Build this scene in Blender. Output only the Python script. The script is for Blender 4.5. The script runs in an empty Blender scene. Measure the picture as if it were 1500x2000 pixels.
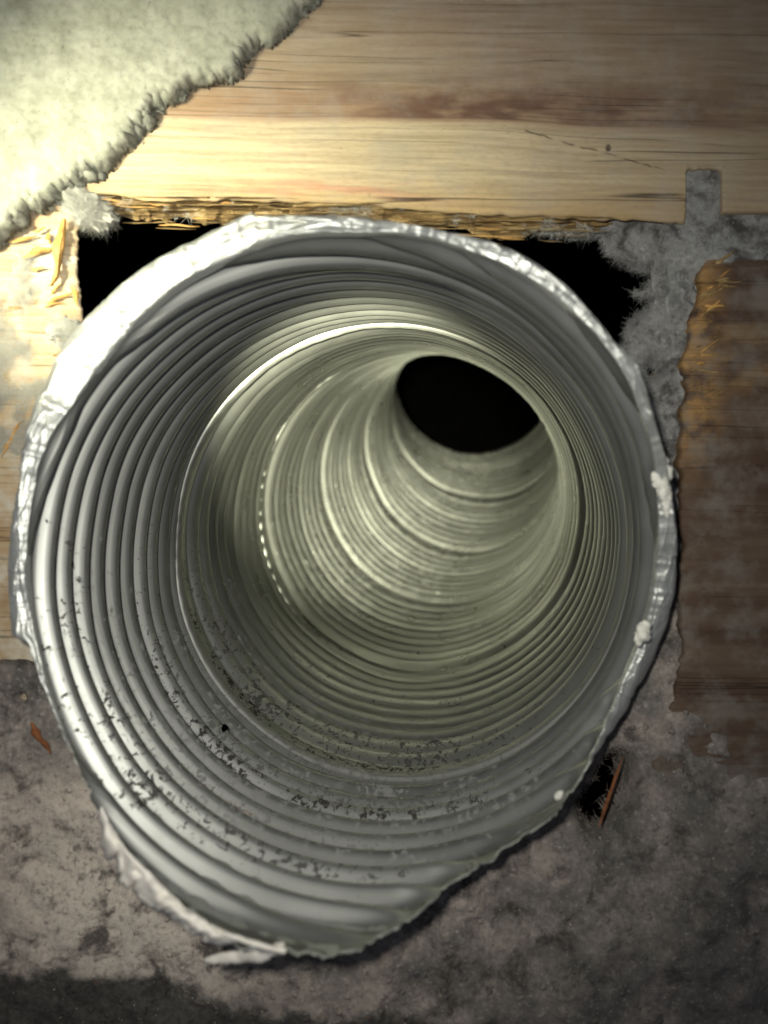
import bpy, math, random
import numpy as np
from mathutils import Vector

random.seed(4)
rng = np.random.default_rng(11)
CM = 0.01
scene = bpy.context.scene
col = scene.collection

# ------------------------------------------------------------------ camera
# floor top is z = 0; the phone looks straight down from 14.5 cm above it
CAM_H = 14.5
F_PX = 1572.0
cam = bpy.data.cameras.new('camera')
cam.sensor_fit = 'HORIZONTAL'
cam.sensor_width = 36.0
cam.lens = 36.0 * F_PX / 1500.0
cam.clip_start = 0.002
cam.clip_end = 10.0
cam.dof.use_dof = True
cam.dof.focus_distance = 17.5 * CM
cam.dof.aperture_fstop = 20.0
cam_ob = bpy.data.objects.new('camera', cam)
cam_ob.location = (0, 0, CAM_H * CM)
col.objects.link(cam_ob)
scene.camera = cam_ob

# ------------------------------------------------------------------ light
w = bpy.data.worlds.new("World")
scene.world = w
w.use_nodes = True
bg = w.node_tree.nodes['Background']
bg.inputs[0].default_value = (0.75, 0.82, 1.0, 1)
bg.inputs[1].default_value = 0.09


def spot(name, loc, target, watts, size_deg, blend, radius, color):
    l = bpy.data.lights.new(name, 'SPOT')
    l.energy = watts
    l.spot_size = math.radians(size_deg)
    l.spot_blend = blend
    l.shadow_soft_size = radius * CM
    l.color = color
    o = bpy.data.objects.new(name, l)
    o.location = [c * CM for c in loc]
    d = Vector(target) - Vector(loc)
    o.rotation_euler = d.to_track_quat('-Z', 'Y').to_euler()
    col.objects.link(o)
    return o


# a flashlight held low beyond the upper left of the frame, and the phone's own flash beside the lens
spot('flashlight', (-9.0, 4.6, 7.6), (-4.5, 5.2, 0.0), 0.98, 60, 1.0, 0.7, (1.0, 0.985, 0.74))
spot('phone_flash', (-1.0, 1.1, 15.2), (-2.2, 1.2, 0.0), 0.82, 104, 1.0, 0.3, (1.0, 0.985, 0.89))
spot('phone_flash_beam', (-0.8, 0.3, 15.2), (0.3, 1.8, -22.5), 175.0, 23, 1.0, 0.25, (1.0, 1.0, 0.72))

scene.view_settings.view_transform = 'Standard'
scene.view_settings.look = 'None'
scene.view_settings.exposure = 0.0
scene.view_settings.gamma = 1.0
scene.cycles.max_bounces = 14
scene.cycles.glossy_bounces = 10
scene.cycles.diffuse_bounces = 4
scene.cycles.use_denoising = True
scene.cycles.caustics_reflective = False
scene.cycles.sample_clamp_indirect = 4.0

# ------------------------------------------------------------------ helpers
K = CAM_H / F_PX            # cm on the floor for one photo pixel


def fx(u): return (np.asarray(u, float) - 750.0) * K
def fy(v): return (1000.0 - np.asarray(v, float)) * K


def hsh(ix, iy, iz, seed):
    n = (ix * 374761393 + iy * 668265263 + iz * 2147483647 + seed * 1274126177) & 0xffffffff
    n = ((n ^ (n >> 13)) * 1274126177) & 0xffffffff
    n = (n ^ (n >> 16)) & 0xffffffff
    return n / 2147483648.0 - 1.0


def vnoise(x, y, z=0.0, seed=0):
    x, y, z = np.broadcast_arrays(np.asarray(x, float), np.asarray(y, float), np.asarray(z, float))
    xi, yi, zi = np.floor(x).astype(np.int64), np.floor(y).astype(np.int64), np.floor(z).astype(np.int64)
    xf, yf, zf = x - xi, y - yi, z - zi
    s = lambda t: t * t * t * (t * (6 * t - 15) + 10)
    u, v, q = s(xf), s(yf), s(zf)
    r = 0
    for a in (0, 1):
        for b in (0, 1):
            for c in (0, 1):
                wgt = (u if a else 1 - u) * (v if b else 1 - v) * (q if c else 1 - q)
                r = r + wgt * hsh(xi + a, yi + b, zi + c, seed)
    return r


def lnoise(x, y, seed=0):
    """value noise with straight interpolation: flat facets with creases between them"""
    x, y = np.broadcast_arrays(np.asarray(x, float), np.asarray(y, float))
    xi, yi = np.floor(x).astype(np.int64), np.floor(y).astype(np.int64)
    xf, yf = x - xi, y - yi
    a, b, c, d = hsh(xi, yi, 0 * xi, seed), hsh(xi + 1, yi, 0 * xi, seed), hsh(xi, yi + 1, 0 * xi, seed), hsh(xi + 1, yi + 1, 0 * xi, seed)
    lo = xf + yf < 1
    return np.where(lo, a + (b - a) * xf + (c - a) * yf, d + (c - d) * (1 - xf) + (b - d) * (1 - yf))


def fbm(x, y, z=0.0, seed=0, oct=4, gain=0.5):
    r, a = 0, 1.0
    for o in range(oct):
        r = r + a * vnoise(np.asarray(x) * 2 ** o, np.asarray(y) * 2 ** o, np.asarray(z) * 2 ** o, seed + o * 17)
        a *= gain
    return r


def sstep(a, b, x):
    t = np.clip((np.asarray(x, float) - a) / (b - a), 0, 1)
    return t * t * (3 - 2 * t)


def link(name, verts, faces, mat, parent=None, smooth=True, attrs=None):
    """one mesh object; verts in cm, world coordinates"""
    me = bpy.data.meshes.new(name)
    v = np.asarray(verts, float) * CM
    f = np.asarray(faces, np.int64)
    k = f.shape[1]
    me.vertices.add(len(v))
    me.vertices.foreach_set('co', v.ravel())
    me.loops.add(f.size)
    me.loops.foreach_set('vertex_index', f.ravel())
    me.polygons.add(len(f))
    me.polygons.foreach_set('loop_start', np.arange(len(f)) * k)
    me.polygons.foreach_set('loop_total', np.full(len(f), k))
    me.update(calc_edges=True)
    me.validate()
    me.polygons.foreach_set('use_smooth', np.full(len(me.polygons), smooth))
    for an, av in (attrs or {}).items():
        at = me.attributes.new(an, 'FLOAT', 'POINT')
        at.data.foreach_set('value', np.asarray(av, np.float32))
    me.materials.append(mat)
    o = bpy.data.objects.new(name, me)
    col.objects.link(o)
    if parent is not None:
        o.parent = parent
        o.matrix_parent_inverse = parent.matrix_basis.inverted()
    return o


def empty(name, loc=(0, 0, 0)):
    o = bpy.data.objects.new(name, None)
    o.location = [c * CM for c in loc]
    o.empty_display_size = 0.01
    col.objects.link(o)
    return o


def tag(o, label=None, cat=None, kind=None, group=None):
    if label: o['label'] = label
    if cat: o['category'] = cat
    if kind: o['kind'] = kind
    if group: o['group'] = group
    return o


def grid_faces(nr, nc, wrap=False):
    r = np.arange(nr - 1)[:, None]
    c = np.arange(nc if wrap else nc - 1)[None, :]
    c2 = (c + 1) % nc
    return np.stack([(r * nc + c).ravel(), (r * nc + c2).ravel(), ((r + 1) * nc + c2).ravel(), ((r + 1) * nc + c).ravel()], 1)


def compact(v, f, attrs=None):
    used = np.unique(f)
    m = np.full(len(v), -1)
    m[used] = np.arange(len(used))
    a = {k: np.asarray(x)[used] for k, x in (attrs or {}).items()}
    return v[used], m[f], a


def inside(px, py, poly):
    poly = np.asarray(poly, float)
    res = np.zeros(np.shape(px), bool)
    n = len(poly)
    for i in range(n):
        x1, y1 = poly[i]; x2, y2 = poly[(i + 1) % n]
        if y1 == y2: continue
        c = ((y1 > py) != (y2 > py)) & (px < (x2 - x1) * (py - y1) / (y2 - y1) + x1)
        res ^= c
    return res


def poly_dist(px, py, poly, closed=True):
    poly = np.asarray(poly, float)
    best = np.full(np.shape(px), 1e9)
    n = len(poly)
    for i in range(n if closed else n - 1):
        a, b = poly[i], poly[(i + 1) % n]
        d = b - a
        t = np.clip(((px - a[0]) * d[0] + (py - a[1]) * d[1]) / (d @ d + 1e-9), 0, 1)
        best = np.minimum(best, np.hypot(px - a[0] - t * d[0], py - a[1] - t * d[1]))
    return best


# ------------------------------------------------------------------ materials
class NT:
    def __init__(self, name):
        self.m = bpy.data.materials.new(name)
        self.m.use_nodes = True
        self.t = self.m.node_tree
        self.t.nodes.clear()
        self.out = self.n('ShaderNodeOutputMaterial')
        self.b = self.n('ShaderNodeBsdfPrincipled')
        self.l(self.b.outputs[0], self.out.inputs[0])

    def n(self, typ, **kw):
        nd = self.t.nodes.new(typ)
        for k, v in kw.items(): setattr(nd, k, v)
        return nd

    def l(self, a, b): self.t.links.new(a, b)

    def set(self, sock, val):
        if isinstance(val, bpy.types.NodeSocket): self.l(val, sock)
        elif isinstance(val, (tuple, list)) and len(val) == 3 and sock.type == 'RGBA': sock.default_value = (*val, 1)
        else: sock.default_value = val

    def px(self):
        """object position in photo-pixel-long units of the floor (92 micrometres)"""
        tc = self.n('ShaderNodeTexCoord')
        mp = self.n('ShaderNodeMapping')
        s = 1.0 / (K * CM)
        mp.inputs['Scale'].default_value = (s, -s, s)
        mp.inputs['Location'].default_value = (750, 1000, 0)
        self.l(tc.outputs['Object'], mp.inputs[0])
        return mp.outputs[0]

    def scaled(self, vec, sx, sy, sz=0.004, loc=(0, 0, 0), rot=0.0):
        mp = self.n('ShaderNodeMapping')
        mp.inputs['Scale'].default_value = (sx, sy, sz)
        mp.inputs['Location'].default_value = loc
        mp.inputs['Rotation'].default_value = (0, 0, rot)
        self.l(vec, mp.inputs[0])
        return mp.outputs[0]

    def noise(self, vec, scale, detail=4.0, rough=0.55, dist=0.0, color=False):
        nd = self.n('ShaderNodeTexNoise')
        nd.inputs['Scale'].default_value = scale
        nd.inputs['Detail'].default_value = detail
        nd.inputs['Roughness'].default_value = rough
        nd.inputs['Distortion'].default_value = dist
        self.l(vec, nd.inputs['Vector'])
        return nd.outputs['Color'] if color else nd.outputs['Fac']

    def ramp(self, fac, stops, interp='LINEAR'):
        nd = self.n('ShaderNodeValToRGB')
        nd.color_ramp.interpolation = interp
        e = nd.color_ramp.elements
        while len(e) < len(stops): e.new(0.5)
        for el, (p, c) in zip(e, stops):
            el.position = p
            el.color = (c, c, c, 1) if not isinstance(c, (tuple, list)) else (*c, 1)
        self.l(fac, nd.inputs[0])
        return nd.outputs[0]

    def math(self, op, a, b=0.0, c=0.0, clamp=False):
        nd = self.n('ShaderNodeMath', operation=op)
        nd.use_clamp = clamp
        self.set(nd.inputs[0], a); self.set(nd.inputs[1], b); self.set(nd.inputs[2], c)
        return nd.outputs[0]

    def step(self, x, a, b):
        nd = self.n('ShaderNodeMapRange')
        nd.interpolation_type = 'SMOOTHSTEP'
        self.set(nd.inputs[0], x)
        nd.inputs[1].default_value = a; nd.inputs[2].default_value = b
        return nd.outputs[0]

    def mix(self, fac, a, b, mode='MIX'):
        nd = self.n('ShaderNodeMix', data_type='RGBA', blend_type=mode)
        self.set(nd.inputs[0], fac)
        self.set(nd.inputs[6], a); self.set(nd.inputs[7], b)
        return nd.outputs[2]

    def sep(self, vec):
        nd = self.n('ShaderNodeSeparateXYZ')
        self.l(vec, nd.inputs[0])
        return nd.outputs

    def attr(self, name):
        nd = self.n('ShaderNodeAttribute')
        nd.attribute_name = name
        return nd.outputs['Fac']

    def bump(self, h, strength, dist):
        nd = self.n('ShaderNodeBump')
        nd.inputs['Strength'].default_value = strength
        nd.inputs['Distance'].default_value = dist * CM
        self.l(h, nd.inputs['Height'])
        self.l(nd.outputs[0], self.b.inputs['Normal'])

    def bs(self, **kw):
        names = dict(color='Base Color', rough='Roughness', metal='Metallic', spec='Specular IOR Level')
        for k, v in kw.items(): self.set(self.b.inputs[names[k]], v)
        return self.m


def mat_aluminium(name, base, rough, grime_amt, metal=1.0):
    t = NT(name)
    p = t.px()
    broad = t.noise(p, 0.006, 4)
    fine = t.noise(p, 0.16, 5, 0.7)
    col_ = t.mix(t.ramp(broad, [(0.3, 0.0), (0.7, 1.0)]), tuple(c * 0.86 for c in base), base)
    if metal < 1 or rough > .4: col_ = t.mix(t.ramp(fine, [(0.35, 0.12), (0.6, 0.0)]), col_, tuple(c * 0.55 for c in base))
    g = t.attr('grime')
    sp = t.noise(p, 0.07, 7, 0.72, 0.5)
    cl = t.noise(t.scaled(p, 1, 1, 1, (300, 70, 10)), 0.012, 3)
    # grime flecks: where the fine noise passes a threshold that falls with the grime amount
    thr = t.math('MULTIPLY_ADD', g, -0.20, 0.735)
    thr = t.math('MULTIPLY_ADD', t.math('SUBTRACT', cl, 0.5), -0.30, thr)
    m = t.step(t.math('SUBTRACT', sp, thr), -0.006, 0.022)
    m = t.math('MULTIPLY', m, t.math('MULTIPLY', t.step(g, 0.14, 0.34), grime_amt))
    dusty = t.attr('dusty')
    film = t.math('MULTIPLY', t.step(t.noise(p, 0.03, 5, 0.65), 0.38, 0.72), t.math('MULTIPLY', t.step(g, 0.14, 0.8), 0.14))
    col_ = t.mix(film, col_, (0.22, 0.215, 0.19))
    # thin pale dust, thickest near the open mouth: dulls the metal
    haze = t.math('MULTIPLY', dusty, t.math('MULTIPLY_ADD', t.noise(p, 0.012, 5, 0.65), 0.18, 0.05))
    col_ = t.mix(haze, col_, (0.36, 0.36, 0.335))
    col_ = t.mix(m, col_, (0.022, 0.02, 0.017))
    r = t.math('MULTIPLY_ADD', dusty, 0.13, t.math('MULTIPLY_ADD', broad, 0.06, rough - 0.03))
    r = t.math('ADD', r, t.math('MULTIPLY', m, 0.4), clamp=True)
    met = t.math('SUBTRACT', t.math('SUBTRACT', metal, haze), t.math('MULTIPLY', t.math('MAXIMUM', m, t.math('MULTIPLY', film, 1.4)), 0.9), clamp=True)
    h = t.math('ADD', fine, t.math('MULTIPLY', m, 1.2))
    if metal < 1:       # foil: sharp little creases
        for k_, (sc_, am_) in enumerate(((0.012, 2.2), (0.03, 0.5))):
            wr = t.math('ABSOLUTE', t.math('SUBTRACT', t.noise(t.scaled(p, 1, 1, 1, (k_ * 77, 50, 5)), sc_, 2, 0.5, 0.4), 0.5))
            h = t.math('ADD', h, t.math('MULTIPLY', t.step(wr, 0.06, 0.0), -am_ * .06))
            h = t.math('ADD', h, t.math('MULTIPLY', wr, am_))
        t.bump(h, 0.12, 0.03)
    else:
        rg = t.n('ShaderNodeTexNoise', noise_dimensions='1D')
        rg.inputs['Scale'].default_value = 1.37
        rg.inputs['Detail'].default_value = 0
        t.l(t.attr('ring'), rg.inputs['W'])
        col_ = t.mix(t.step(rg.outputs['Fac'], 0.62, 0.38), col_, tuple(c * 0.62 for c in base))
    return t.bs(color=col_, rough=r, metal=met, spec=0.15)


def grain(t, p, ang=0.012):
    """wood-grain coordinates: slightly slanted, gently warped"""
    wv = t.noise(t.scaled(p, 0.0012, 0.003), 1.0, 2)
    s = t.sep(p)
    yy = t.math('MULTIPLY_ADD', s[0], -ang, s[1])
    yy = t.math('ADD', yy, t.math('MULTIPLY', t.math('SUBTRACT', wv, 0.5), 36.0))
    c = t.n('ShaderNodeCombineXYZ')
    t.l(s[0], c.inputs[0]); t.l(yy, c.inputs[1]); t.l(s[2], c.inputs[2])
    return c.outputs[0], yy, s


def add_grain(t, p, gv, colr, dark, dust, dust_col, lines_thr=0.70):
    streak = t.noise(t.scaled(gv, 0.0035, 0.085), 1.0, 5, 0.6)
    colr = t.mix(t.ramp(streak, [(0.35, 0.42), (0.62, 0.0)]), colr, dark)
    line = t.noise(t.scaled(gv, 0.0004, 0.034, loc=(5, 3, 0)), 1.0, 1, 0.4)
    ln = t.step(t.math('ABSOLUTE', t.math('SUBTRACT', line, 0.5)), 0.011, 0.0)
    brk = t.step(t.noise(t.scaled(gv, 0.003, 0.02), 1.0, 2), 0.44, 0.56)
    ln = t.math('MULTIPLY', ln, t.math('MULTIPLY', brk, 0.85))
    colr = t.mix(ln, colr, tuple(c * 0.14 for c in dark))
    fl = t.noise(t.scaled(gv, 0.06, 0.22), 1.0, 4, 0.7)
    colr = t.mix(t.ramp(fl, [(0.3, 0.28), (0.52, 0.0)]), colr, dark)
    d = t.math('MULTIPLY', t.step(t.noise(p, 0.011, 6, 0.68), 0.42, 0.68), dust)
    colr = t.mix(d, colr, dust_col)
    spk = t.step(t.noise(p, 0.07, 4, 0.6), 0.68, 0.76)
    colr = t.mix(t.math('MULTIPLY', spk, 0.45), colr, tuple(c * 0.4 for c in dark))
    t.bump(t.math('SUBTRACT', t.math('MULTIPLY_ADD', streak, 0.5, t.math('MULTIPLY', d, 0.5)), ln), 0.5, 0.03)
    return colr


def mat_plank_top():
    t = NT('weathered_pine')
    p = t.px()
    gv, yy, s = grain(t, p, 0.022)
    yn = t.math('DIVIDE', yy, 440.0)
    base = t.ramp(yn, [(0.0, (0.33, 0.255, 0.18)), (0.22, (0.36, 0.28, 0.19)), (0.36, (0.37, 0.27, 0.17)), (0.42, (0.40, 0.27, 0.16)),
                       (0.49, (0.42, 0.29, 0.18)), (0.53, (0.59, 0.49, 0.31)), (0.75, (0.61, 0.50, 0.30)), (0.88, (0.52, 0.37, 0.17)), (1.0, (0.42, 0.26, 0.10))])
    # red-brown heartwood band, stronger towards the far end of the board
    band = t.math('MULTIPLY', t.step(yy, 105, 175), t.step(yy, 222, 212))
    xr = t.step(s[0], 380, 950)
    blot = t.step(t.noise(t.scaled(gv, 0.007, 0.024), 1.0, 4), 0.28, 0.58)
    base = t.mix(t.math('MULTIPLY', band, t.math('MULTIPLY', t.math('MULTIPLY_ADD', xr, 0.8, 0.2), blot)), base, (0.125, 0.064, 0.045))
    far = t.math('MULTIPLY', t.step(s[0], 850, 1500), 0.62)
    base = t.mix(far, base, (0.21, 0.155, 0.115))
    # pink resin streaks near the broken edge
    pk = t.math('MULTIPLY', t.step(yy, 330, 352), t.step(yy, 384, 366))
    pk = t.math('MULTIPLY', pk, t.math('MULTIPLY', t.step(s[0], 360, 470), t.step(s[0], 960, 700)))
    pk = t.math('MULTIPLY', pk, t.step(t.noise(t.scaled(gv, 0.006, 0.05), 1.0, 3), 0.42, 0.6))
    base = t.mix(t.math('MULTIPLY', pk, 0.5), base, (0.60, 0.22, 0.14))
    # a long slanting check and a small nail hole
    dl = t.math('SUBTRACT', s[1], t.math('ADD', t.math('MULTIPLY_ADD', s[0], 0.272, -22.0), t.math('MULTIPLY', t.math('SUBTRACT', t.noise(p, 0.03, 3), 0.5), 12.0)))
    ck = t.math('MULTIPLY', t.step(t.math('ABSOLUTE', dl), 2.6, 0.8), t.math('MULTIPLY', t.step(s[0], 960, 1010), t.step(s[0], 1310, 1270)))
    ck = t.math('MULTIPLY', ck, t.step(t.noise(p, 0.025, 2), 0.40, 0.52))
    base = t.mix(t.math('MULTIPLY', ck, 0.8), base, (0.06, 0.04, 0.025))
    hx = t.math('SUBTRACT', s[0], 1188.0); hy = t.math('SUBTRACT', s[1], 289.0)
    hd = t.math('SQRT', t.math('ADD', t.math('MULTIPLY', hx, hx), t.math('MULTIPLY', t.math('MULTIPLY', hy, hy), 0.6)))
    base = t.mix(t.step(hd, 7.0, 4.0), base, (0.05, 0.033, 0.022))
    c = add_grain(t, p, gv, base, (0.19, 0.115, 0.06), 0.30, (0.36, 0.33, 0.28))
    return t.bs(color=c, rough=0.72, spec=0.35)


def mat_plank_side():
    t = NT('dark_weathered_pine')
    p = t.px()
    gv, yy, s = grain(t, p, 0.004)
    base = t.ramp(t.noise(t.scaled(gv, 0.0022, 0.016), 1.0, 3), [(0.3, (0.055, 0.030, 0.02)), (0.5, (0.095, 0.062, 0.042)), (0.7, (0.14, 0.10, 0.072))])
    edge = t.math('MULTIPLY', t.math('MULTIPLY', t.step(s[0], 1440, 1350), t.step(s[1], 980, 760)), t.step(t.noise(p, 0.014, 5, 0.6), 0.37, 0.52))
    base = t.mix(t.math('MULTIPLY', edge, 0.9), base, (0.42, 0.235, 0.075))
    yel = t.math('MULTIPLY', t.math('MULTIPLY', t.step(s[1], 610, 660), t.step(s[1], 790, 740)), t.step(t.noise(t.scaled(p, .5, 1.0), 0.012, 4), 0.45, 0.6))
    base = t.mix(t.math('MULTIPLY', yel, 0.6), base, (0.33, 0.21, 0.09))
    c = add_grain(t, p, gv, base, (0.075, 0.042, 0.028), 0.55, (0.20, 0.185, 0.165))
    return t.bs(color=c, rough=0.8, spec=0.25)


def mat_plank_left():
    t = NT('pale_raw_pine')
    p = t.px()
    gv, yy, s = grain(t, p, 0.02)
    base = t.ramp(t.noise(t.scaled(gv, 0.003, 0.014), 1.0, 3), [(0.32, (0.43, 0.27, 0.13)), (0.5, (0.60, 0.47, 0.28)), (0.7, (0.66, 0.57, 0.38))])
    base = t.mix(t.math('MULTIPLY', t.step(yy, 760, 1180), 0.7), base, (0.26, 0.19, 0.12))
    c = add_grain(t, p, gv, base, (0.30, 0.16, 0.07), 0.75, (0.56, 0.54, 0.46))
    return t.bs(color=c, rough=0.8, spec=0.25)


def mat_torn_wood(name, a, b, c_):
    t = NT(name)
    p = t.px()
    base = t.ramp(t.noise(t.scaled(p, 0.012, 0.05, 0.05), 1.0, 5, 0.65), [(0.28, a), (0.5, b), (0.72, c_)])
    t.bump(t.noise(t.scaled(p, 0.03, 0.2, 0.2), 1.0, 4), 0.7, 0.04)
    return t.bs(color=base, rough=0.85, spec=0.2)


def mat_dust():
    t = NT('dust_and_lint')
    p = t.px()
    big = t.noise(p, 0.0075, 7, 0.7)
    mid = t.noise(t.scaled(p, 1, 1, 1, (40, 900, 0)), 0.017, 6, 0.66, 0.3)
    fine = t.noise(p, 0.11, 5, 0.75)
    s = t.sep(p)
    c = t.ramp(big, [(0.36, (0.13, 0.125, 0.12)), (0.49, (0.225, 0.20, 0.18)), (0.62, (0.38, 0.325, 0.29))])
    # the dust up by the board joint is plain grey lint, with none of the brown earth in it
    up = t.step(s[1], 1300, 900)
    c = t.mix(up, c, t.ramp(mid, [(0.3, (0.17, 0.17, 0.17)), (0.7, (0.36, 0.36, 0.35))]))
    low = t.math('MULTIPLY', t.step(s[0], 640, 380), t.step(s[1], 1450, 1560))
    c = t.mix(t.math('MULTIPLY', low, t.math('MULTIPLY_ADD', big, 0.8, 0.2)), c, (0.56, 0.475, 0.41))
    pd = t.n('ShaderNodeVectorMath', operation='DISTANCE')
    t.l(p, pd.inputs[0]); pd.inputs[1].default_value = (290, 1735, 0)
    pale = t.math('MULTIPLY', t.step(pd.outputs['Value'], 330, 90), t.step(t.math('ADD', mid, fine), 0.78, 1.0))
    c = t.mix(t.math('MULTIPLY', pale, 0.8), c, (0.68, 0.60, 0.52))
    # clods of darker earth
    c = t.mix(t.ramp(mid, [(0.36, 0.85), (0.49, 0.0)]), c, (0.055, 0.048, 0.044))
    coal = t.math('MULTIPLY', t.step(s[0], 260, 40), t.math('MULTIPLY', t.step(s[1], 1420, 1290), t.step(s[1], 1150, 1220)))
    c = t.mix(t.math('MULTIPLY', coal, t.ramp(mid, [(0.35, 0.95), (0.62, 0.45)])), c, (0.045, 0.044, 0.042))
    far = t.math('MULTIPLY', t.step(s[0], 900, 1350), t.step(s[1], 1350, 1550))
    c = t.mix(t.math('MULTIPLY', far, 0.4), c, (0.12, 0.115, 0.11))
    c = t.mix(t.ramp(fine, [(0.28, 0.65), (0.5, 0.0)]), c, (0.09, 0.08, 0.075))
    c = t.mix(t.ramp(fine, [(0.56, 0.0), (0.72, 0.6)]), c, (0.55, 0.52, 0.48))
    rust = t.step(t.noise(t.scaled(p, 1, 1, 1, (7, 333, 0)), 0.028, 4), 0.70, 0.76)
    c = t.mix(t.math('MULTIPLY', rust, 0.5), c, (0.26, 0.11, 0.05))
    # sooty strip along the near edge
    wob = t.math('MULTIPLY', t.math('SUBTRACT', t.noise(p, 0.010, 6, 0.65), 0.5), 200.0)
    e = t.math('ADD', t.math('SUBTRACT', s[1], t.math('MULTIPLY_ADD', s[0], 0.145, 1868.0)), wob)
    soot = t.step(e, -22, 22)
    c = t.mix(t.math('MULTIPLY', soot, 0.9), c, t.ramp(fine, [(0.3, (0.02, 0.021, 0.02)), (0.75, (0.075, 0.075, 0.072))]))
    t.bump(t.math('MULTIPLY_ADD', mid, 0.8, fine), 0.8, 0.04)
    return t.bs(color=c, rough=0.95, spec=0.1)


def mat_plain(name, lo, hi, scale, rough=0.9, spec=0.15, bump=0.6, bd=0.04, metal=0.0):
    t = NT(name)
    p = t.px()
    n = t.noise(p, scale, 6, 0.66)
    c = t.ramp(n, [(0.3, lo), (0.68, hi)])
    t.bump(t.noise(p, scale * 3, 5, 0.7), bump, bd)
    return t.bs(color=c, rough=rough, spec=spec, metal=metal)


def mat_pad():
    t = NT('felt_padding')
    p = t.px()
    n = t.noise(p, 0.02, 6, 0.7)
    c = t.ramp(n, [(0.28, (0.22, 0.225, 0.175)), (0.5, (0.335, 0.34, 0.27)), (0.72, (0.43, 0.43, 0.36))])
    f = t.noise(p, 0.09, 5, 0.75)
    c = t.mix(t.ramp(f, [(0.27, 0.6), (0.45, 0.0)]), c, (0.15, 0.145, 0.125))
    sp = t.step(t.noise(t.scaled(p, 1, 1, 1, (90, 11, 0)), 0.03, 4, 0.6), 0.685, 0.75)
    c = t.mix(t.math('MULTIPLY', sp, 0.75), c, (0.07, 0.06, 0.045))
    # darker mottled colour towards the edge of the sheet
    s = t.sep(p)
    e = t.attr('edge')
    c = t.mix(t.math('MULTIPLY', e, 0.75), c, t.ramp(f, [(0.3, (0.05, 0.048, 0.042)), (0.7, (0.2, 0.2, 0.18))]))
    t.bump(t.math('ADD', n, f), 0.5, 0.03)
    return t.bs(color=c, rough=0.97, spec=0.05)


M = {}
M['wall'] = mat_aluminium('dusty_aluminium', (0.375, 0.379, 0.36), 0.28, 0.95)
M['seam'] = mat_aluminium('rubbed_aluminium', (0.36, 0.363, 0.345), 0.46, 0.6)
M['foil'] = mat_aluminium('crumpled_foil', (0.60, 0.61, 0.58), 0.48, 0.6, 0.75)
M['outer'] = mat_aluminium('dull_aluminium', (0.46, 0.46, 0.45), 0.48, 0.5)
M['plank_top'] = mat_plank_top()
M['plank_side'] = mat_plank_side()
M['plank_left'] = mat_plank_left()
M['torn'] = mat_torn_wood('torn_pine', (0.05, 0.03, 0.016), (0.27, 0.18, 0.075), (0.56, 0.42, 0.2))
M['orange'] = mat_torn_wood('fresh_orange_splinter', (0.36, 0.17, 0.045), (0.58, 0.33, 0.10), (0.66, 0.45, 0.18))
M['rust'] = mat_torn_wood('red_brown_splinter', (0.07, 0.028, 0.014), (0.20, 0.075, 0.03), (0.30, 0.13, 0.06))
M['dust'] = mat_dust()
M['pad'] = mat_pad()
M['lint'] = mat_plain('pale_lint', (0.34, 0.335, 0.29), (0.58, 0.57, 0.5), 0.03)
M['greylint'] = mat_plain('grey_lint', (0.15, 0.15, 0.15), (0.40, 0.40, 0.39), 0.03)
M['plaster'] = mat_plain('white_sealant', (0.55, 0.54, 0.47), (0.85, 0.84, 0.76), 0.05, 0.7, 0.3)
M['cream'] = mat_plain('cream_paper', (0.74, 0.69, 0.61), (0.90, 0.86, 0.79), 0.02, 0.75, 0.25, .3, .02)
M['void'] = mat_plain('cavity_shade_and_crumb', (0.0006, 0.0006, 0.0006), (0.0012, 0.0011, 0.001), 0.004, 1.0, 0.0)  # near-black colour stands in for the unlit depth; the crumb's own black too

# ------------------------------------------------------------------ the cavity under the floor
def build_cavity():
    x0, x1, y0, y1, z0, z1 = -14, 15, -15, 18, -140, -1.95  # depth and flare shaped to keep the hole dark
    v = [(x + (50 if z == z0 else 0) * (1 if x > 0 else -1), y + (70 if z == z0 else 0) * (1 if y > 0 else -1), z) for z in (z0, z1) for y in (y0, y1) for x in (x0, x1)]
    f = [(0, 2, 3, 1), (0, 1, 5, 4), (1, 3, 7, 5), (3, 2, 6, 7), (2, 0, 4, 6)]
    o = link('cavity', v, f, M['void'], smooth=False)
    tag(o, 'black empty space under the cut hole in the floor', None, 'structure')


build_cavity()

# ------------------------------------------------------------------ duct: a bent corrugated tube
TK = np.array([-.1, .5, 1, 1.5, 2, 3, 4, 5, 6.])
CK = np.array([[-0.737, -0.765, 11.735], [-0.401, -0.625, 15.115], [0.005, -0.503, 18.1], [0.445, -0.17, 21.425], [0.848, 0.223, 24.977],
               [2.038, 1.413, 32.126], [3.652, 3.132, 38.728], [5.203, 5.844, 45.709], [5.5, 9.051, 52.93]])
CK[:, 2] = CAM_H - CK[:, 2]


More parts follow.
